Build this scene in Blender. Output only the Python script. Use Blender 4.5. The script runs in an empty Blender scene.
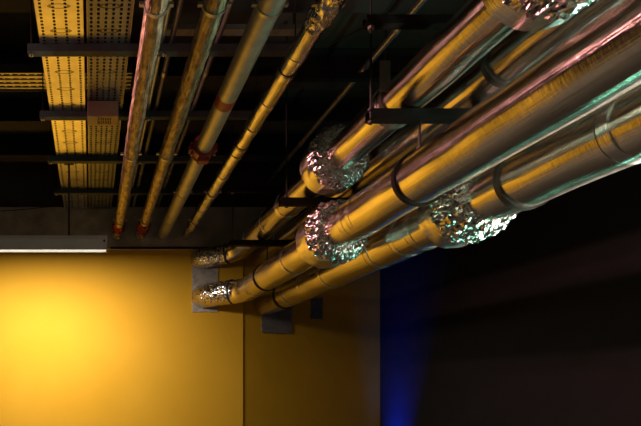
import bpy, bmesh, math, random
from mathutils import Vector, Matrix, noise

random.seed(7)
scn = bpy.context.scene
COL = scn.collection
EYE = 1.6          # eye height; heights below are given relative to the eye and lifted by EYE
YW = 6.5           # distance of the yellow wall
PI = math.pi

# ------------------------------------------------------------------ camera
cam_d = bpy.data.cameras.new('camera')
cam = bpy.data.objects.new('camera', cam_d)
COL.objects.link(cam)
cam.location = (0, 0, EYE)
cam.rotation_euler = (PI / 2, 0, 0)
cam_d.sensor_width = 36
cam_d.lens = 500 / 641 * 36
cam_d.shift_x = (320.5 - 91) / 641
cam_d.shift_y = (390 - 213) / 641
cam_d.clip_start = 0.05
scn.camera = cam

# ------------------------------------------------------------------ world, exposure, lights
w = bpy.data.worlds.new('world')
scn.world = w
w.use_nodes = True
w.node_tree.nodes['Background'].inputs[0].default_value = (1.0, 0.80, 0.50, 1)
w.node_tree.nodes['Background'].inputs[1].default_value = 0.09
scn.view_settings.view_transform = 'Standard'
scn.view_settings.look = 'None'
scn.view_settings.exposure = 0.0
scn.view_settings.gamma = 1.0
scn.view_settings.use_curve_mapping = False


def area(name, loc, target, sx, sy, power, color, spread=PI, roll=0.0):
    l = bpy.data.lights.new(name, 'AREA')
    l.shape = 'RECTANGLE'
    l.size, l.size_y = sx, sy
    l.energy = power
    l.color = color
    l.spread = spread
    o = bpy.data.objects.new(name, l)
    COL.objects.link(o)
    o.location = loc
    d = Vector(target) - Vector(loc)
    o.rotation_euler = (d.to_track_quat('-Z', 'Y').to_matrix() @ Matrix.Rotation(roll, 3, 'Z')).to_euler()
    return o


# the strip lamp by the yellow wall shines downwards
LAMP_Y, LAMP_Z = 5.15, EYE + 139 * 5.15 / 500
area('strip_light', (-0.60, LAMP_Y, LAMP_Z - 0.014), (-0.60, LAMP_Y + 0.85, 0), 1.50, 0.08, 88, (1.0, 0.86, 0.74), math.radians(178))
# unseen coloured lights, inferred from the duct streaks and the blue corner glow
area('pink_light', (-1.7, 2.7, EYE + 2.25), (1.8, 2.7, EYE + 1.2), 2.6, 0.11, 25, (1.0, 0.42, 0.42), math.radians(70))
area('green_light', (3.3, 2.6, EYE - 0.9), (1.95, 2.6, EYE + 1.3), 2.4, 0.05, 5.5, (0.30, 1.0, 0.70), math.radians(80))
area('white_light', (3.6, 1.9, EYE - 0.05), (1.95, 1.9, EYE + 1.2), 1.6, 0.18, 28.0, (1.0, 0.9, 0.75), math.radians(80))
area('pale_green_light', (3.8, 1.9, EYE + 0.80), (1.85, 1.9, EYE + 1.65), 1.8, 0.07, 8.0, (0.55, 1.0, 0.80), math.radians(60))
area('blue_light', (3.80, 6.66, 0.10), (4.10, 6.60, 1.5), 0.12, 0.12, 13, (0.0, 0.035, 1.0), math.radians(38))


# ------------------------------------------------------------------ materials
def mat(name):
    m = bpy.data.materials.new(name)
    m.use_nodes = True
    nt = m.node_tree
    return m, nt, nt.nodes['Principled BSDF']


def node(nt, t, **kw):
    n = nt.nodes.new(t)
    for k, v in kw.items():
        setattr(n, k, v)
    return n


def coords(nt, scale=(1, 1, 1)):
    tc = node(nt, 'ShaderNodeTexCoord')
    mp = node(nt, 'ShaderNodeMapping')
    mp.inputs['Scale'].default_value = scale
    nt.links.new(tc.outputs['Object'], mp.inputs['Vector'])
    return mp.outputs[0]


def noise_tex(nt, vec, scale, detail=4, rough=0.55):
    n = node(nt, 'ShaderNodeTexNoise')
    n.inputs['Scale'].default_value = scale
    n.inputs['Detail'].default_value = detail
    n.inputs['Roughness'].default_value = rough
    nt.links.new(vec, n.inputs['Vector'])
    return n.outputs['Fac']


def ramp(nt, fac, stops):
    r = node(nt, 'ShaderNodeValToRGB')
    el = r.color_ramp.elements
    while len(el) < len(stops):
        el.new(0.5)
    for e, (p, c) in zip(el, stops):
        e.position = p
        e.color = (*c, 1)
    nt.links.new(fac, r.inputs[0])
    return r.outputs[0]


def bump(nt, b, height, strength, dist, prev=None):
    n = node(nt, 'ShaderNodeBump')
    n.inputs['Strength'].default_value = strength
    n.inputs['Distance'].default_value = dist
    nt.links.new(height, n.inputs['Height'])
    if prev:
        nt.links.new(prev, n.inputs['Normal'])
    nt.links.new(n.outputs[0], b.inputs['Normal'])
    return n.outputs[0]


def plain(name, color, rough=0.6, metal=0.0, var=0.25, scale=8, bmp=0.0, spec=0.5):
    m, nt, b = mat(name)
    v = coords(nt)
    f = noise_tex(nt, v, scale, 6)
    lo = tuple(c * (1 - var) for c in color)
    hi = tuple(min(1, c * (1 + var)) for c in color)
    nt.links.new(ramp(nt, f, [(0.3, lo), (0.7, hi)]), b.inputs['Base Color'])
    b.inputs['Roughness'].default_value = rough
    b.inputs['Metallic'].default_value = metal
    b.inputs['Specular IOR Level'].default_value = spec
    if bmp:
        bump(nt, b, noise_tex(nt, v, scale * 6, 5), bmp, 0.004)
    return m


def foil(name, color=(0.82, 0.78, 0.74), rough=0.26, wrinkle=0.5, ribs=0.35, stain=0.25, spot=9):
    """foil jacket on a pipe that runs along y: fine cross ribs, long creases, small wrinkles"""
    m, nt, b = mat(name)
    b.inputs['Metallic'].default_value = 1.0
    v = coords(nt)
    f = noise_tex(nt, coords(nt, (1, 0.35, 1)), spot, 6, 0.65)
    nt.links.new(ramp(nt, f, [(0.3, tuple(c * (1 - stain) for c in color)), (0.65, color)]), b.inputs['Base Color'])
    r = node(nt, 'ShaderNodeMapRange')
    nt.links.new(noise_tex(nt, v, 22, 4), r.inputs['Value'])
    r.inputs['To Min'].default_value = rough * 0.75
    r.inputs['To Max'].default_value = rough * 1.35
    nt.links.new(r.outputs[0], b.inputs['Roughness'])
    # drawn lengthwise: highlights smear along the pipe, stay narrow around it
    b.inputs['Anisotropic'].default_value = 0.85
    b.inputs['Anisotropic Rotation'].default_value = 0.25
    tg = node(nt, 'ShaderNodeTangent', direction_type='RADIAL', axis='Y')
    nt.links.new(tg.outputs[0], b.inputs['Tangent'])
    n1 = bump(nt, b, noise_tex(nt, coords(nt, (1, 0.05, 1)), 55, 3), wrinkle, 0.0045)
    n2 = bump(nt, b, noise_tex(nt, coords(nt, (0.12, 1, 0.12)), 110, 2), ribs * 1.1, 0.0013, n1)
    bump(nt, b, noise_tex(nt, v, 30, 5, 0.6), wrinkle * 0.5, 0.003, n2)
    return m


def crumple_mat(name, color=(0.8, 0.77, 0.74), rough=0.22):
    m, nt, b = mat(name)
    b.inputs['Metallic'].default_value = 1.0
    v = coords(nt)
    f = noise_tex(nt, v, 14, 5, 0.6)
    nt.links.new(ramp(nt, f, [(0.25, tuple(c * 0.45 for c in color)), (0.6, color)]), b.inputs['Base Color'])
    b.inputs['Roughness'].default_value = rough
    vo = node(nt, 'ShaderNodeTexVoronoi')
    vo.inputs['Scale'].default_value = 42
    nt.links.new(coords(nt, (1, 0.6, 1)), vo.inputs['Vector'])
    n1 = bump(nt, b, vo.outputs['Distance'], 0.8, 0.010)
    bump(nt, b, noise_tex(nt, v, 50, 3), 0.5, 0.004, n1)
    return m


M = {}
M['foil'] = foil('duct_foil', (0.80, 0.74, 0.65), 0.17, 0.45, 0.35, 0.2)
M['foil_small'] = foil('pipe_foil', (0.80, 0.75, 0.66), 0.22, 0.9, 0.3, 0.35)
M['tape'] = foil('foil_tape', (0.84, 0.80, 0.76), 0.22, 0.25, 0.7, 0.1)
M['crumple'] = crumple_mat('crumpled_foil')
M['crumple_red'] = crumple_mat('red_wrapping', (0.15, 0.018, 0.018), 0.32)
M['band'] = plain('clamp_steel', (0.05, 0.045, 0.04), 0.5, 0.5, 0.3, 20)
M['clip'] = plain('clip_steel', (0.45, 0.43, 0.40), 0.35, 0.9, 0.2, 20)
M['channel'] = plain('channel_steel', (0.040, 0.050, 0.050), 0.6, 0.0, 0.3, 14, 0.2)
M['dark_channel'] = plain('dark_channel_steel', (0.009, 0.009, 0.008), 0.6, 0.0, 0.3, 14, 0.2, 0.15)
M['rod'] = plain('rod_steel', (0.03, 0.028, 0.025), 0.5, 0.4, 0.2, 30)
M['beam'] = plain('beam_paint', (0.022, 0.02, 0.018), 0.7, 0.0, 0.3, 5)
M['conduit_dark'] = plain('dull_conduit_steel', (0.20, 0.20, 0.18), 0.5, 0.6, 0.25, 15, 0.2)
M['conduit'] = plain('conduit_steel', (0.50, 0.50, 0.46), 0.35, 0.9, 0.25, 15, 0.2)
M['galv'] = plain('tray_galvanised', (0.55, 0.53, 0.50), 0.4, 0.9, 0.15, 12)
M['dull_rail'] = plain('dull_rail_steel', (0.28, 0.26, 0.22), 0.5, 0.7, 0.2, 12)
M['red'] = plain('red_paint', (0.32, 0.035, 0.02), 0.4, 0.0, 0.35, 25, 0.3)
M['grey_lamp'] = plain('lamp_housing_paint', (0.68, 0.68, 0.64), 0.45, 0.0, 0.08, 6)
M['box'] = plain('box_enamel', (0.26, 0.19, 0.13), 0.38, 0.3, 0.08, 6)
M['black'] = plain('black_void', (0.01, 0.01, 0.01), 0.8)
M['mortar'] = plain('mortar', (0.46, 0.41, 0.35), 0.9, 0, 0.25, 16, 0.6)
M['mortar_dark'] = plain('dark_mortar', (0.20, 0.185, 0.17), 0.9, 0, 0.25, 16, 0.6)  # darker grey mortar for the patch at the lowest duct
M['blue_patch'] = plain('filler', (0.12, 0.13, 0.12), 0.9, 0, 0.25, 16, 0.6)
M['floor'] = plain('floor_concrete', (0.11, 0.10, 0.085), 0.7, 0, 0.3, 3, 0.2)
M['concrete'] = plain('raw_concrete', (0.42, 0.39, 0.33), 0.85, 0, 0.3, 5, 0.5)
M['ceiling'] = plain('ceiling_dark', (0.055, 0.05, 0.035), 0.9, 0, 0.35, 3, 0.3)  # dark brown with random tone, for the ceiling and the upper wall
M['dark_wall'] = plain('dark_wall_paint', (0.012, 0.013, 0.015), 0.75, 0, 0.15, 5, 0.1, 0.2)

# yellow paint with faint wear
m, nt, b = mat('yellow_wall_paint')
v = coords(nt)
f = noise_tex(nt, v, 1.3, 7, 0.6)
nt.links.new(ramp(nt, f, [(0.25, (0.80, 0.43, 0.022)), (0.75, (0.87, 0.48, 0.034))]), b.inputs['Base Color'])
b.inputs['Roughness'].default_value = 0.7
b.inputs['Specular IOR Level'].default_value = 0.25
bump(nt, b, noise_tex(nt, v, 60, 4), 0.12, 0.003)
M['yellow'] = m
M['yellow_shaded'] = plain('yellow_wall_shaded_paint', (0.66, 0.355, 0.018), 0.75, 0, 0.07, 1.5, 0.1, 0.2)  # same yellow paint made darker, shade of the turned wall put into the colour

# lit diffuser
m, nt, b = mat('lamp_diffuser')
b.inputs['Emission Color'].default_value = (1.0, 0.93, 0.80, 1)
b.inputs['Emission Strength'].default_value = 2.2
M['diffuser'] = m


# tray sheet with pressed oval outlines
def tray_mat(name, color, rough, metal):
    m, nt, b = mat(name)
    b.inputs['Metallic'].default_value = metal
    b.inputs['Roughness'].default_value = rough
    tc = node(nt, 'ShaderNodeTexCoord')
    sp = node(nt, 'ShaderNodeSeparateXYZ')
    nt.links.new(tc.outputs['Object'], sp.inputs[0])

    def mth(op, a, c=None, d=None):
        n = node(nt, 'ShaderNodeMath', operation=op)
        for i, x in enumerate((a, c, d)):
            if x is None:
                continue
            if isinstance(x, (int, float)):
                n.inputs[i].default_value = x
            else:
                nt.links.new(x, n.inputs[i])
        return n.outputs[0]
    y = mth('SUBTRACT', mth('MULTIPLY', mth('FRACT', mth('MULTIPLY', sp.outputs['Y'], 1 / 0.21)), 0.21), 0.105)
    ey = mth('DIVIDE', y, 0.018)
    ex = mth('DIVIDE', sp.outputs['X'], 0.062)
    r2 = mth('ADD', mth('MULTIPLY', ex, ex), mth('MULTIPLY', ey, ey))
    ring = mth('LESS_THAN', mth('ABSOLUTE', mth('SUBTRACT', r2, 1.0)), 0.35)
    mix = node(nt, 'ShaderNodeMix', data_type='RGBA')
    base = ramp(nt, noise_tex(nt, tc.outputs['Object'], 10, 5), [(0.3, tuple(c * 0.8 for c in color)), (0.7, color)])
    nt.links.new(ring, mix.inputs[0])
    nt.links.new(base, mix.inputs[6])
    mix.inputs[7].default_value = tuple(c * 0.3 for c in color) + (1,)
    nt.links.new(mix.outputs[2], b.inputs['Base Color'])
    bump(nt, b, noise_tex(nt, tc.outputs['Object'], 25, 3), 0.12, 0.004)
    return m


M['tray'] = tray_mat('tray_sheet_bright', (0.86, 0.84, 0.80), 0.30, 1.0)
M['tray_dull'] = tray_mat('tray_sheet_dull', (0.30, 0.30, 0.28), 0.45, 0.85)


# ------------------------------------------------------------------ mesh helpers
def link(name, bm, material, parent=None, loc=(0, 0, 0), smooth=True, solid=0.0, bevel=0.0):
    me = bpy.data.meshes.new(name)
    bmesh.ops.recalc_face_normals(bm, faces=bm.faces) if not solid else None
    bm.to_mesh(me)
    bm.free()
    me.materials.append(material)
    for p in me.polygons:
        p.use_smooth = smooth
    if smooth:
        me.set_sharp_from_angle(angle=0.7)
    o = bpy.data.objects.new(name, me)
    COL.objects.link(o)
    o.location = loc
    if parent:
        o.parent = parent
    if solid:
        s = o.modifiers.new('solid', 'SOLIDIFY')
        s.thickness = solid
    if bevel:
        s = o.modifiers.new('bevel', 'BEVEL')
        s.width = bevel
        s.segments = 2
    return o


def thing(name, label, cat, loc=(0, 0, 0), group=None):
    o = bpy.data.objects.new(name, None)
    o.empty_display_size = 0.1
    COL.objects.link(o)
    o.location = loc
    return tag(o, label, cat, group)


def tag(o, label, cat, group=None):
    o['label'] = label
    o['category'] = cat
    if group:
        o['group'] = group
    return o


def box(bm, x0, x1, y0, y1, z0, z1):
    vs = [bm.verts.new((x, y, z)) for x in (x0, x1) for y in (y0, y1) for z in (z0, z1)]
    for f in ((0, 1, 3, 2), (4, 6, 7, 5), (0, 4, 5, 1), (2, 3, 7, 6), (0, 2, 6, 4), (1, 5, 7, 3)):
        bm.faces.new([vs[i] for i in f])
    return bm


def structure(name, x0, x1, y0, y1, z0, z1, material):
    o = link(name, box(bmesh.new(), x0, x1, y0, y1, z0, z1), material, smooth=False)
    o['kind'] = 'structure'
    return o


def sweep(pts, radii, seg=32, amp=0.0, freq=8.0, seed=0.0, cap=True, stretch=1.0, bm=None, ridge=False):
    """tube through pts (local), radius per point, skin pushed in and out by noise"""
    bm = bm or bmesh.new()
    rings = []
    n = len(pts)
    ref = Vector((0, 0, 1))
    for i, p in enumerate(pts):
        p = Vector(p)
        t = (Vector(pts[min(i + 1, n - 1)]) - Vector(pts[max(i - 1, 0)])).normalized()
        r_ = ref if abs(t.dot(ref)) < 0.95 else Vector((0, 1, 0))
        a = t.cross(r_).normalized()
        c = a.cross(t).normalized()
        ring = []
        for k in range(seg):
            th = 2 * PI * k / seg
            d = a * math.cos(th) + c * math.sin(th)
            r = radii[i]
            if amp:
                q = Vector((p.x + d.x * r, p.y * stretch, p.z + d.z * r)) * freq + Vector((seed, seed, seed))
                nv = noise.noise(q)
                if ridge:
                    nv = 0.5 - abs(nv) * 2.2 + 0.7 * noise.noise(q * 2.7)
                r += amp * nv
            ring.append(bm.verts.new(p + d * r))
        rings.append(ring)
    for i in range(n - 1):
        for k in range(seg):
            k2 = (k + 1) % seg
            bm.faces.new((rings[i][k], rings[i][k2], rings[i + 1][k2], rings[i + 1][k]))
    if cap:
        bm.faces.new(rings[0])
        bm.faces.new(rings[-1])
    return bm


def line(p0, p1, step):
    p0, p1 = Vector(p0), Vector(p1)
    n = max(1, int((p1 - p0).length / step))
    return [p0.lerp(p1, i / n) for i in range(n + 1)]


def smooth_path(pts, step, rad):
    """polyline with rounded corners"""
    pts = [Vector(p) for p in pts]
    out = [pts[0]]
    for i in range(1, len(pts) - 1):
        a, b_, c = pts[i - 1], pts[i], pts[i + 1]
        r = min(rad, (a - b_).length * 0.48, (c - b_).length * 0.48)
        s = b_ + (a - b_).normalized() * r
        e = b_ + (c - b_).normalized() * r
        out += line(out[-1], s, step)[1:]
        for k in range(1, 9):
            t = k / 8
            out.append(s.lerp(b_, t).lerp(b_.lerp(e, t), t))
    out += line(out[-1], pts[-1], step)[1:]
    return out


def ring_bm(y0, y1, r, thick=0.004, seg=40, bm=None, cx=0, cz=0, amp=0, seed=0):
    pts = [(cx, y0, cz), (cx, y0 + 0.0005, cz), (cx, y1 - 0.0005, cz), (cx, y1, cz)]
    return sweep(pts, [r - 0.004, r + thick, r + thick, r - 0.004], seg, amp, 12, seed, bm=bm)


# ------------------------------------------------------------------ the setting
XR = (380 - 91) * (YW + 0.50) / 500      # right corner
XS = (243 - 91) * YW / 500             # where the yellow wall breaks
CEIL = EYE + 3.05
structure('floor', -3.0, XR + 0.2, -1.5, 7.3, -0.1, 0.0, M['floor'])
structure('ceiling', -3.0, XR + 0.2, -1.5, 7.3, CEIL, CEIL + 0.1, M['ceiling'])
structure('wall_back', -3.0, XS, YW, YW + 0.7, 0, EYE + 1.9, M['yellow'])
structure('wall_upper', -3.0, XR, YW + 0.05, YW + 0.7, EYE + 1.9, CEIL, M['ceiling'])
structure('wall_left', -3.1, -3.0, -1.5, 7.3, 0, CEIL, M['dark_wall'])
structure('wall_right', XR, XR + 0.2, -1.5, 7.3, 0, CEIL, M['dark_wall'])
# the part right of the break turns slightly away from the lamp; part of its shade is in the paint colour
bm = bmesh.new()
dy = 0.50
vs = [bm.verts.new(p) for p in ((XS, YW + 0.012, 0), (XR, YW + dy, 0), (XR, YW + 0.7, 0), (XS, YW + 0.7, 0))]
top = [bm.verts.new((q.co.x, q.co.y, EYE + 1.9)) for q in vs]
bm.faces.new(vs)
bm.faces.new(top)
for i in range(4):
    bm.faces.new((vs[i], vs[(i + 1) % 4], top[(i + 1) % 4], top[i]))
o = link('wall_back_turned', bm, M['yellow_shaded'], smooth=False)
o['kind'] = 'structure'
# raw concrete band over the yellow paint with a thin ledge under it
structure('trim_1', -3.0, XR - 0.9, YW - 0.05, YW, EYE + 141 * (YW - 0.05) / 500, EYE + 2.36, M['concrete'])
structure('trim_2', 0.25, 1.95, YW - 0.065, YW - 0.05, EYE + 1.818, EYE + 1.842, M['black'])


# patches of mortar round the pipe holes
def patch(label, u0, u1, v0, v1, material, depth=0.012, slope=0.0):
    bm = bmesh.new()
    k = ((u0 + u1) / 2 - 91) / 500
    y = (YW + 0.012 - slope * XS) / (1 - slope * k) if slope else YW
    x0, x1 = (u0 - 91) * y / 500, (u1 - 91) * y / 500
    z0, z1 = EYE + (390 - v1) * y / 500, EYE + (390 - v0) * y / 500
    n = 14
    edge = []
    for i in range(4 * n):
        s, t = divmod(i, n)
        t /= n
        p = [(x0 + (x1 - x0) * t, z0), (x1, z0 + (z1 - z0) * t), (x1 - (x1 - x0) * t, z1), (x0, z1 - (z1 - z0) * t)][s]
        j = 0.006
        edge.append((p[0] + random.uniform(-j, j), p[1] + random.uniform(-j, j)))
    xm = (x0 + x1) / 2
    f = [bm.verts.new((x, y + slope * (x - xm) - depth, z)) for x, z in edge]
    k = [bm.verts.new((x, y + slope * (x - xm) + 0.004, z)) for x, z in edge]
    bm.faces.new(f)
    bm.faces.new(k)
    for i in range(len(f)):
        bm.faces.new((f[i], f[(i + 1) % len(f)], k[(i + 1) % len(f)], k[i]))
    return tag(link('mortar_patch', bm, material, smooth=False), label, 'wall patch', 'mortar patches round the duct holes')


patch('tall grey mortar patch on the yellow wall behind the two bent duct ends', 192, 218, 252, 312, M['mortar'])
SL = (dy - 0.012) / (XR - XS)
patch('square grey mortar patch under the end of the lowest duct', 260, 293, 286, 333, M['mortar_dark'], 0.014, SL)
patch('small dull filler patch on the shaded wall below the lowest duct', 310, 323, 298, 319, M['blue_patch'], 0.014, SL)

# beams under the ceiling
beam_labels = ['black steel ceiling beam nearest the camera, above the foil pipes',
               'second black steel ceiling beam back, behind the hanger rods',
               'third black steel ceiling beam back, high over the small pipes',
               'farthest black steel ceiling beam, close to the back wall']
for i, y in enumerate((3.62, 4.55, 5.3, 6.05)):
    bm = bmesh.new()
    box(bm, -2.95, XR - 0.02, y - 0.09, y + 0.09, -0.25, -0.235)
    box(bm, -2.95, XR - 0.02, y - 0.008, y + 0.008, -0.235, -0.015)
    box(bm, -2.95, XR - 0.02, y - 0.09, y + 0.09, -0.015, 0.0)
    tag(link('ceiling_beam', bm, M['beam'], loc=(0, 0, CEIL), smooth=False), beam_labels[i], 'beam', 'steel beams under the ceiling')


# ------------------------------------------------------------------ cable trays
def tray_sheet(width, y0, y1, cols, pitch, hw, hl):
    """sheet with punched slots in lengthwise rows, upturned edges"""
    bm = bmesh.new()
    xs = [-width / 2]
    holes = set()
    for f_ in cols:
        c = -width / 2 + width * f_
        holes.add(len(xs))
        xs += [c - hw / 2, c + hw / 2]
    xs.append(width / 2)
    ys = []
    y = y0
    while y < y1 - pitch:
        ys += [y, y + hl]
        y += pitch
    ys.append(y1)
    g = [[bm.verts.new((x, yy, 0)) for yy in ys] for x in xs]
    for i in range(len(xs) - 1):
        for j in range(len(ys) - 1):
            if i in holes and j % 2 == 0:
                continue
            bm.faces.new((g[i][j], g[i + 1][j], g[i + 1][j + 1], g[i][j + 1]))
    return bm


Z_TRAY = EYE + 2.34


def cable_tray(label, x0, x1, cols, material, hw, hl, pitch):
    w_ = x1 - x0
    t = thing('cable_tray', label, 'cable tray', ((x0 + x1) / 2, 0, Z_TRAY), 'perforated cable trays')
    link('tray_floor', tray_sheet(w_, 0.9, YW - 0.06, cols, pitch, hw, hl), material, t, smooth=False, solid=0.002)
    for s in (-1, 1):
        bm = bmesh.new()
        xa = s * w_ / 2
        box(bm, min(xa, xa + s * 0.003), max(xa, xa + s * 0.003), 0.9, YW - 0.06, -0.002, 0.055)
        box(bm, min(xa, xa - s * 0.012), max(xa, xa - s * 0.012), 0.9, YW - 0.06, 0.052, 0.055)
        link('side_flange', bm, M['galv'], t, smooth=False)
    return t


cable_tray('bright perforated cable tray with four slot rows, left of the pair', -0.342, -0.050, (0.10, 0.37, 0.63, 0.90), M['tray'], 0.017, 0.018, 0.029)
cable_tray('dull grey perforated cable tray with six slot rows, right of the pair', -0.024, 0.258, (0.09, 0.25, 0.42, 0.58, 0.75, 0.91), M['tray_dull'], 0.017, 0.022, 0.036)

# electrical cables lying in the trays
for (x, lab) in ((-0.30, 'black cable lying along the left side of the bright tray'), (-0.11, 'black cable lying along the right side of the bright tray'),
                 (0.03, 'black cable lying along the left side of the dull tray'), (0.19, 'black cable lying along the right side of the dull tray')):
    pts = [(x + 0.012 * math.sin(y * 1.9 + x * 20), y, Z_TRAY + 0.0135) for y in [0.95 + 0.1 * k for k in range(54)]]
    tag(link('cable', sweep(pts, [0.011] * len(pts), 10), M['black']), lab, 'cable', 'cables in the trays')

# small box hung under the dull tray
t = thing('junction_box', 'brown vented box fixed under the dull cable tray', 'box', (0.10, 4.10, EYE + 2.205))
link('housing', box(bmesh.new(), -0.128, 0.122, -0.075, 0.075, 0.0, 0.125), M['box'], t, smooth=False, bevel=0.004)
bm = bmesh.new()
for k in range(8):
    for j in range(2):
        x = -0.045 + k * 0.0145
        box(bm, x, x + 0.007, -0.052 + j * 0.052, -0.012 + j * 0.052, -0.002, 0.001)
link('vent_slots', bm, M['black'], t, smooth=False)

# ------------------------------------------------------------------ channels under the trays
SY = (2.58, 3.40, 4.21, 5.02, 5.83)
names_s = ['steel channel nearest the camera, crossing under both cable trays',
           'broad steel channel crossing under the trays at the top of the picture',
           'steel channel crossing under the trays right behind the vented box',
           'steel channel under the trays, third from the back wall band',
           'farthest steel channel crossing under the trays, nearest the yellow wall']
names_s[3] = 'steel channel crossing under the trays between the vented box and the farthest channel'


def channel_bm(x0, x1, h=0.05, d=0.05):
    """open C channel, slot side up"""
    bm = bmesh.new()
    box(bm, x0, x1, -d / 2, d / 2, -h / 2, -h / 2 + 0.004)
    box(bm, x0, x1, -d / 2, -d / 2 + 0.004, -h / 2 + 0.004, h / 2)
    box(bm, x0, x1, d / 2 - 0.004, d / 2, -h / 2 + 0.004, h / 2)
    box(bm, x0, x1, -d / 2 + 0.004, -d / 2 + 0.012, h / 2 - 0.004, h / 2)
    box(bm, x0, x1, d / 2 - 0.012, d / 2 - 0.004, h / 2 - 0.004, h / 2)
    return bm


def nut_bm(x, y, z, r=0.014, h=0.012):
    return sweep([(x, y, z - h / 2), (x, y, z + h / 2)], [r, r], 6)


for i, y in enumerate(SY):
    z = Z_TRAY - 0.029
    t = thing('support_channel', names_s[i], 'support rail', (0, y, z), 'channels under the trays')
    link('channel', channel_bm(-0.43, 1.42, 0.052, 0.056), M['channel'], t, smooth=False)
    for x in (-0.405, 0.49 if i != 1 else 0.5, 1.39):
        r = link('threaded_rod', sweep([(x, 0, -0.045), (x, 0, CEIL - z)], [0.005] * 2, 8), M['rod'], t)
        link('nut', nut_bm(x, 0, -0.034), M['clip'], r)


# ------------------------------------------------------------------ the four small pipes
ZP = EYE + 1.99
Y0P = 0.9


def pipe_thing(label, x, r, material, amp, seed, y1=YW - 0.05, group='small pipes under the ceiling'):
    t = thing('foil_pipe' if material is not M['conduit_pipe'] else 'grey_pipe', label, 'pipe', (x, 0, ZP), group)
    pts = line((0, Y0P, 0), (0, y1 + 0.03, 0), 0.03)
    link('pipe_body', sweep(pts, [r] * len(pts), 32, amp, 14, seed), material, t)
    return t


def clamp(t, y, r, rise):
    """split ring with two bolt ears and the rod it hangs by"""
    c = link('clamp', ring_bm(y - 0.011, y + 0.011, r, 0.004), M['clip'], t)
    for s in (-1, 1):
        bm = bmesh.new()
        box(bm, min(s * r, s * (r + 0.026)), max(s * r, s * (r + 0.026)), y - 0.010, y + 0.010, -0.008, 0.008)
        link('bolt_ear', bm, M['clip'], c, smooth=False)
    link('hanger_rod', sweep([(0, y, r), (0, y, rise)], [0.005] * 2, 8), M['rod'], c)


M['conduit_pipe'] = plain('grey_pipe_metal', (0.38, 0.36, 0.32), 0.38, 0.6, 0.18, 10, 0.25)


def mottled(name):
    m = foil(name, (0.52, 0.42, 0.28), 0.36, 2.0, 0.3, 0.85, 34)
    return m


M['mottled'] = mottled('mottled_pipe_foil')
RISE = Z_TRAY - 0.057 - ZP
p1 = pipe_thing('mottled brown foil pipe nearest the cable trays, with red wrapped end', 0.338, 0.060, M['mottled'], 0.006, 1)
p2 = pipe_thing('mottled brown foil pipe with red wrapped end, left of the grey pipe', 0.637, 0.057, M['mottled'], 0.006, 5)
p3 = pipe_thing('smooth grey metal pipe with a red bolted coupling and red band', 0.923, 0.068, M['conduit_pipe'], 0.0, 9)
p4 = pipe_thing('bright foil wrapped pipe with tape bands, right of the grey pipe', 1.222, 0.057, M['foil_small'], 0.004, 13)
for p, r, ys in ((p1, 0.062, (SY[0], SY[2], SY[4])), (p2, 0.060, (SY[0], SY[2], SY[4])), (p3, 0.068, (SY[0], SY[3], SY[4])), (p4, 0.059, (SY[0], SY[3], SY[4]))):
    for y in ys:
        clamp(p, y, r, RISE)
for p in (p1, p2):
    pts = line((0, 5.93, 0), (0, 6.24, 0), 0.012)
    rr = [0.060 + 0.012 * math.sin(PI * k / (len(pts) - 1)) ** 0.5 for k in range(len(pts))]
    link('red_wrapping', sweep(pts, rr, 28, 0.020, 26, 3 if p is p1 else 8), M['crumple_red'], p, smooth=False)
    pts = line((0, 6.22, 0), (0, 6.46, 0), 0.015)
    link('end_wrapping', sweep(pts, [0.064] * len(pts), 28, 0.014, 22, 4), M['crumple'], p, smooth=False)
# coupling on the grey pipe
c = link('coupling', ring_bm(4.06, 4.19, 0.068, 0.018), M['red'], p3)
for yy in (4.065, 4.165):
    link('coupling_rim', ring_bm(yy, yy + 0.022, 0.080, 0.012), M['red'], c)
for s in (-1, 1):
    bm = bmesh.new()
    box(bm, s * 0.092 - 0.022, s * 0.092 + 0.022, 4.085, 4.165, -0.028, 0.028)
    e = link('bolt_pad', bm, M['red'], c, smooth=False, bevel=0.006)
    link('bolt', sweep([(s * 0.094, 4.125, -0.055), (s * 0.094, 4.125, 0.05)], [0.010] * 2, 6), M['clip'], c)
bm = bmesh.new()
box(bm, -0.045, 0.045, 4.09, 4.16, -0.118, -0.082)
link('bolt_pad', bm, M['red'], c, smooth=False, bevel=0.008)
link('painted_band', ring_bm(3.36, 3.46, 0.067, 0.002), M['red'], p3)
# tape bands and a loose wrapped joint on the bright foil pipe
for y in (2.35, 2.95, 3.10, 3.42, 3.75, 4.05, 4.17, 4.6, 5.45, 6.05):
    link('tape_band', ring_bm(y, y + 0.045, 0.0575, 0.0035, amp=0.003, seed=y), M['tape'], p4)
pts = line((0, 2.46, 0), (0, 2.72, 0), 0.012)
rr = [0.060 + 0.010 * math.sin(PI * k / (len(pts) - 1)) ** 0.5 for k in range(len(pts))]
link('crumpled_joint', sweep(pts, rr, 36, 0.014, 24, 3), M['crumple'], p4, smooth=False)
for y in (3.08, 4.02, 4.16):
    link('dark_seam', ring_bm(y, y + 0.008, 0.0585, 0.004), M['band'], p4)

# ------------------------------------------------------------------ thin conduits over the small pipes
ZC = EYE + 2.385


def conduit(label, u, v, Z, r, material, y0=0.9, y1=YW - 0.05, name='conduit', x=None):
    x = (u - 91) / (390 - v) * Z if x is None else x
    pts = line((0, y0, 0), (0, y1, 0), 0.25)
    t = thing(name, label, 'conduit', (x, 0, EYE + Z), 'thin conduits')
    link('tube', sweep(pts, [r] * len(pts), 16), material, t)
    for y in (1.9, 3.7, 5.4):
        link('coupler', sweep([(0, y, 0), (0, y + 0.05, 0)], [r * 1.2] * 2, 16), M['clip'], t)
    return t


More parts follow.
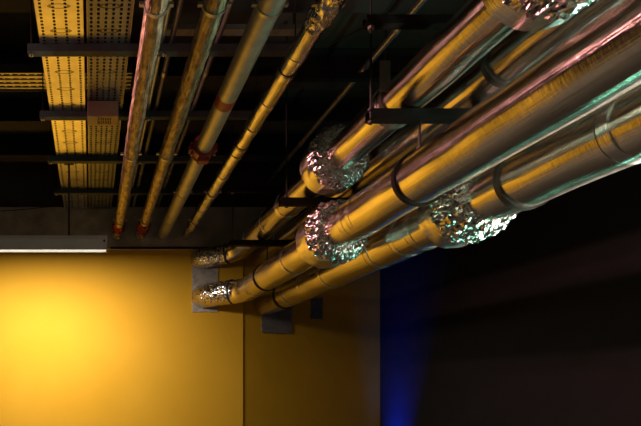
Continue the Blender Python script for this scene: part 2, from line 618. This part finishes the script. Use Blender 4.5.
conduit('thin grey conduit just right of the pipe beside the trays', 170, 3, 2.358, 0.013, M['conduit'])
conduit('grey conduit running between the two mottled foil pipes', 181, 0, 2.364, 0.019, M['conduit_dark'])
conduit('grey conduit running between the mottled pipe and the grey pipe', 209, 64, 2.362, 0.017, M['conduit_dark'])
conduit('dark pipe crossing the black void between foil pipe and ducts', 387, 42, 2.66, 0.024, M['conduit'])

# cross trays near the ceiling
t = thing('ladder_tray', 'short mesh cable ladder crossing behind the bright tray at left', 'cable tray', (-1.4, 4.37, EYE + 2.70))
bm = bmesh.new()
for yy in (-0.11, -0.055, 0.0, 0.055, 0.11):
    box(bm, -1.55, 1.75, yy - 0.014, yy + 0.014, 0, 0.006)
link('mesh_floor', bm, M['galv'], t, smooth=False)
bm = bmesh.new()
for k in range(46):
    x = -1.5 + k * 0.071
    box(bm, x, x + 0.02, -0.12, 0.12, 0.006, 0.012)
link('rungs', bm, M['galv'], t, smooth=False)
for s in (-1, 1):
    bm = bmesh.new()
    box(bm, -1.55, 1.75, s * 0.13 - 0.006, s * 0.13 + 0.006, -0.01, 0.06)
    link('side_rail', bm, M['channel'], t, smooth=False)
for x in (-0.9, 0.6):
    for s in (-1, 1):
        link('hanger_rod', sweep([(x, s * 0.13, 0.05), (x, s * 0.13, CEIL - EYE - 2.70)], [0.005] * 2, 8), M['rod'], t)
t = thing('cross_channel', 'flat steel rail crossing high above the small foil pipes', 'support rail', (1.02, 3.75, EYE + 2.70))
link('rail', channel_bm(-0.62, 0.55, 0.04, 0.07), M['dull_rail'], t, smooth=False)
for x in (-0.55, 0.5):
    link('hanger_rod', sweep([(x, 0, 0.0), (x, 0, CEIL - EYE - 2.70)], [0.006] * 2, 8), M['rod'], t)


# ------------------------------------------------------------------ the big foil ducts
def polar(deg, d):
    a = math.radians(deg)
    return d * math.cos(a), EYE + d * math.sin(a)


def duct(label, deg, d, r, path_end, seed, tapes, clamps=(), group='big foil wrapped ducts', tail=None):
    x, z = polar(deg, d)
    t = thing('foil_duct', label, 'duct', (x, 0, z), group)
    pts = [Vector((0, 0.9, 0))] + [Vector((px - x, py, pz - z)) for px, py, pz in path_end]
    path = smooth_path(pts, 0.035, 0.16)
    link('duct_body', sweep(path, [r] * len(path), 64, 0.007, 7, seed, stretch=0.5), M['foil'], t)
    for y, wdt in tapes:
        link('tape_band', ring_bm(y, y + wdt, r + 0.001, 0.0025, 56, amp=0.004, seed=y * 3), M['tape'], t)
        link('dark_seam', ring_bm(y + wdt, y + wdt + 0.006, r + 0.001, 0.0015, 56), M['band'], t)
    for y in clamps:
        link('clamp', ring_bm(y - 0.016, y + 0.016, r + 0.004, 0.008, 56), M['band'], t)
    return t, x, z


def jacket(t, r, R, y_far, band, y_near, seed, wrap_len=0.0):
    """swollen insulation round a flange: taped band at the back, crumpled foil shoulder towards the front"""
    pts = line((0, y_far + 0.03, 0), (0, y_far, 0), 0.012) + line((0, y_far, 0), (0, y_far - band, 0), 0.02)[1:]
    rr = []
    for p in pts:
        e = max(0.0, (p.y - y_far) / 0.03)
        rr.append(R - (R - r) * 0.75 * e ** 2)
    link('flange_band', sweep(pts, rr, 64, 0.008, 16, seed), M['tape'], t)
    pts = line((0, y_far - band + 0.01, 0), (0, y_near, 0), 0.010)
    rr = []
    for i, p in enumerate(pts):
        e = i / (len(pts) - 1)
        full = wrap_len
        if e < full:
            rr.append(R * 0.995)
        else:
            q = (e - full) / (1 - full)
            rr.append(r + 0.004 + (R - r) * math.sqrt(max(0, 1 - q ** 1.6)))
    return link('crumpled_flange_jacket', sweep(pts, rr, 110, 0.024, 18, seed, ridge=True), M['crumple'], t)


WR = YW + 0.04
# duct A, top left of the group
xa, za = polar(43.2, 2.5)
A, xa, za = duct('highest foil duct, leftmost of the big ducts, with two crumpled foil joints', 43.2, 2.5, 0.121,
                 [(xa, 6.12, za), (1.455, 6.42, EYE + 1.69), (1.40, WR, EYE + 1.69)], 2,
                 [(4.6, 0.05), (5.05, 0.04), (5.6, 0.05)], (2.93,))
jacket(A, 0.121, 0.222, 3.84, 0.17, 3.60, 4)
jacket(A, 0.121, 0.235, 2.06, 0.08, 1.15, 9, 0.8)
# duct D, behind A
xd, zd = polar(38.2, 2.8)
D, xd, zd = duct('shaded foil duct running behind, between the highest and middle ducts', 38.2, 2.8, 0.120,
                 [(xd, WR + 0.05, zd)], 21, [(4.4, 0.05), (5.7, 0.05)], (2.64,))
# duct B, the large middle one
xb, zb = polar(32.75, 2.22)
B, xb, zb = duct('large middle foil duct with pink sheen, bending left into the yellow wall', 32.75, 2.22, 0.143,
                 [(xb, 6.04, zb), (1.50, 6.38, EYE + 1.21), (1.43, WR, EYE + 1.21)], 33,
                 [(3.36, 0.04), (3.46, 0.05), (4.55, 0.04), (5.62, 0.04)], ())
jacket(B, 0.143, 0.232, 4.00, 0.20, 3.70, 14)
# duct C, the lowest
xc, zc = polar(25.9, 2.58)
C_, xc, zc = duct('lowest foil duct, rightmost of the group, against the dark wall', 25.9, 2.58, 0.152,
                  [(xc, 6.2, zc), (xc - 0.05, WR + 0.03, zc)], 47,
                  [(2.10, 0.05), (3.42, 0.06), (3.62, 0.04), (3.95, 0.05), (4.75, 0.05), (5.25, 0.05), (5.72, 0.04)], (2.67, 5.95))
jacket(C_, 0.152, 0.216, 3.22, 0.13, 2.88, 22)

# crumpled end sleeves where ducts A and B bend into the wall
for t, (x, z), pe, r, sd in ((A, (xa, za), [(1.70, 6.22, EYE + 1.70), (1.455, 6.42, EYE + 1.69), (1.41, YW + 0.02, EYE + 1.69)], 0.124, 3),
                             (B, (xb, zb), [(1.74, 6.158, EYE + 1.208), (1.50, 6.38, EYE + 1.21), (1.44, YW + 0.02, EYE + 1.21)], 0.147, 6)):
    path = smooth_path([Vector((px - x, py, pz - z)) for px, py, pz in pe], 0.012, 0.08)
    link('crumpled_end_sleeve', sweep(path, [r] * len(path), 48, 0.009, 16, sd, ridge=True), M['crumple'], t)
    p0 = Vector(path[0])
    d_ = (Vector(path[1]) - p0).normalized()
    link('dark_strap', sweep([p0 - d_ * 0.012, p0 - d_ * 0.011, p0 + d_ * 0.006, p0 + d_ * 0.007], [r - .01, r + 0.006, r + 0.006, r - .01], 48), M['band'], t)

# strap with loop over duct A near the first trapeze
bm = bmesh.new()
box(bm, -0.145, -0.085, 2.90, 2.906, 0.02, 0.20)
link('hanging_strap', bm, M['dull_rail'], A, smooth=False)
for k, rr_ in enumerate((0.128, 0.131)):
    link('loose_strap', ring_bm(2.97 + k * 0.05, 2.985 + k * 0.05, rr_, 0.004, 56), M['tape'], A)


# trapeze hangers carrying the big ducts
def trapeze(label, y, x0, x1, rods, ztop, z=EYE + 1.556):
    t = thing('trapeze_hanger', label, 'pipe hanger', (0, y, z), 'black trapeze hangers under the ducts')
    link('channel', channel_bm(x0, x1, 0.056, 0.060), M['dark_channel'], t, smooth=False)
    for x in rods:
        r = link('threaded_rod', sweep([(x, 0, -0.050), (x, 0, CEIL - z)], [0.0065] * 2, 8), M['rod'], t)
        link('nut', nut_bm(x, 0, -0.035, 0.018, 0.014), M['rod'], r)
        link('nut', nut_bm(x, 0, 0.035, 0.018, 0.014), M['rod'], r)
    c = link('upper_channel', channel_bm(x0 - 0.02, x1 + 0.2, 0.05, 0.05), M['dark_channel'], t, smooth=False)
    c.location.z = ztop - z
    for x in rods:
        n = link('nut', nut_bm(x, 0, -0.034, 0.018, 0.014), M['clip'], c)


trapeze('nearest black trapeze bar, crossing under the highest duct', 2.84, 1.573, 2.52, (1.59, 2.44), EYE + 2.09)
trapeze('middle black trapeze bar, under the crumpled joint of the highest duct', 4.14, 1.565, 2.52, (1.62, 2.44), EYE + 2.59)
trapeze('farthest black trapeze bar, close to the bent duct ends', 5.30, 1.47, 2.52, (1.50, 2.44), EYE + 2.12)

# ring hangers holding the middle duct under the trapeze bars
for y, lab in ((2.84, 'black ring hanger round the middle duct under the nearest trapeze bar'), (5.30, 'black ring hanger round the middle duct near the wall')):
    t = thing('ring_hanger', lab, 'pipe hanger', (xb, y, zb), 'ring hangers on the middle duct')
    hw = 0.014 if y < 4 else 0.008
    link('ring', ring_bm(-hw, hw, 0.148, hw * 0.55, 56), M['dark_channel'], t)
    r = link('threaded_rod', sweep([(0, 0, 0.152), (0, 0, 0.327)], [0.0075] * 2, 8), M['rod'], t)
    link('nut', nut_bm(0, 0, 0.172, 0.018, 0.02), M['rod'], r)

# thin sagging wires high in the void
for lab, a, b_ in (('thin black wire slanting up across the dark ceiling gap', (1.626, 4.128, 2.72), (2.40, 4.05, 3.05)),
                   ('thin cable sagging along the concrete band at the left', (-1.9, 6.40, 2.28), (-0.42, 6.40, 2.36))):
    pts = []
    for k in range(25):
        s = k / 24
        p = Vector(a).lerp(Vector(b_), s)
        pts.append((p.x, p.y, p.z + EYE - 0.03 * math.sin(PI * s)))
    tag(link('cable', sweep(pts, [0.005] * 25, 8), M['black']), lab, 'cable')

# ------------------------------------------------------------------ strip lamp by the wall
t = thing('strip_lamp', 'long grey strip lamp shining down the yellow wall', 'lamp', (-0.60, LAMP_Y, LAMP_Z))
x1 = (107 - 91) * LAMP_Y / 500 + 0.60
bm = bmesh.new()
prof = [(-0.050, 0.0), (-0.050, 0.110), (-0.035, 0.150), (0.035, 0.150), (0.050, 0.110), (0.050, 0.0), (0.044, 0.0), (0.044, 0.034), (-0.044, 0.034), (-0.044, 0.0)]
e0 = [bm.verts.new((-x1, a, z)) for a, z in prof]
e1 = [bm.verts.new((x1, a, z)) for a, z in prof]
for i in range(len(prof)):
    j = (i + 1) % len(prof)
    bm.faces.new((e0[i], e0[j], e1[j], e1[i]))
bm.faces.new(e0)
bm.faces.new(e1)
link('housing', bm, M['grey_lamp'], t, smooth=False)
link('diffuser', box(bmesh.new(), -x1 + 0.01, x1 - 0.01, -0.043, 0.043, 0.024, 0.033), M['diffuser'], t, smooth=False)
for s in (-1, 1):
    e = link('end_cap', box(bmesh.new(), min(s * x1, s * (x1 - 0.012)), max(s * x1, s * (x1 - 0.012)), -0.054, 0.054, -0.002, 0.153), M['grey_lamp'], t, smooth=False, bevel=0.003)
    link('cap_hole', sweep([(s * (x1 - 0.03), -0.056, 0.09), (s * (x1 - 0.03), -0.050, 0.09)], [0.010] * 2, 12), M['black'], e)
for x in ((69 - 91) * LAMP_Y / 500 + 0.60, -0.42):
    r = link('hanging_rod', sweep([(x, 0, 0.150), (x, 0, Z_TRAY - LAMP_Z - 0.004)], [0.010] * 2, 10), M['rod'], t)
    link('bracket', box(bmesh.new(), x - 0.05, x + 0.05, -0.02, 0.02, Z_TRAY - LAMP_Z - 0.016, Z_TRAY - LAMP_Z - 0.004), M['rod'], r, smooth=False)
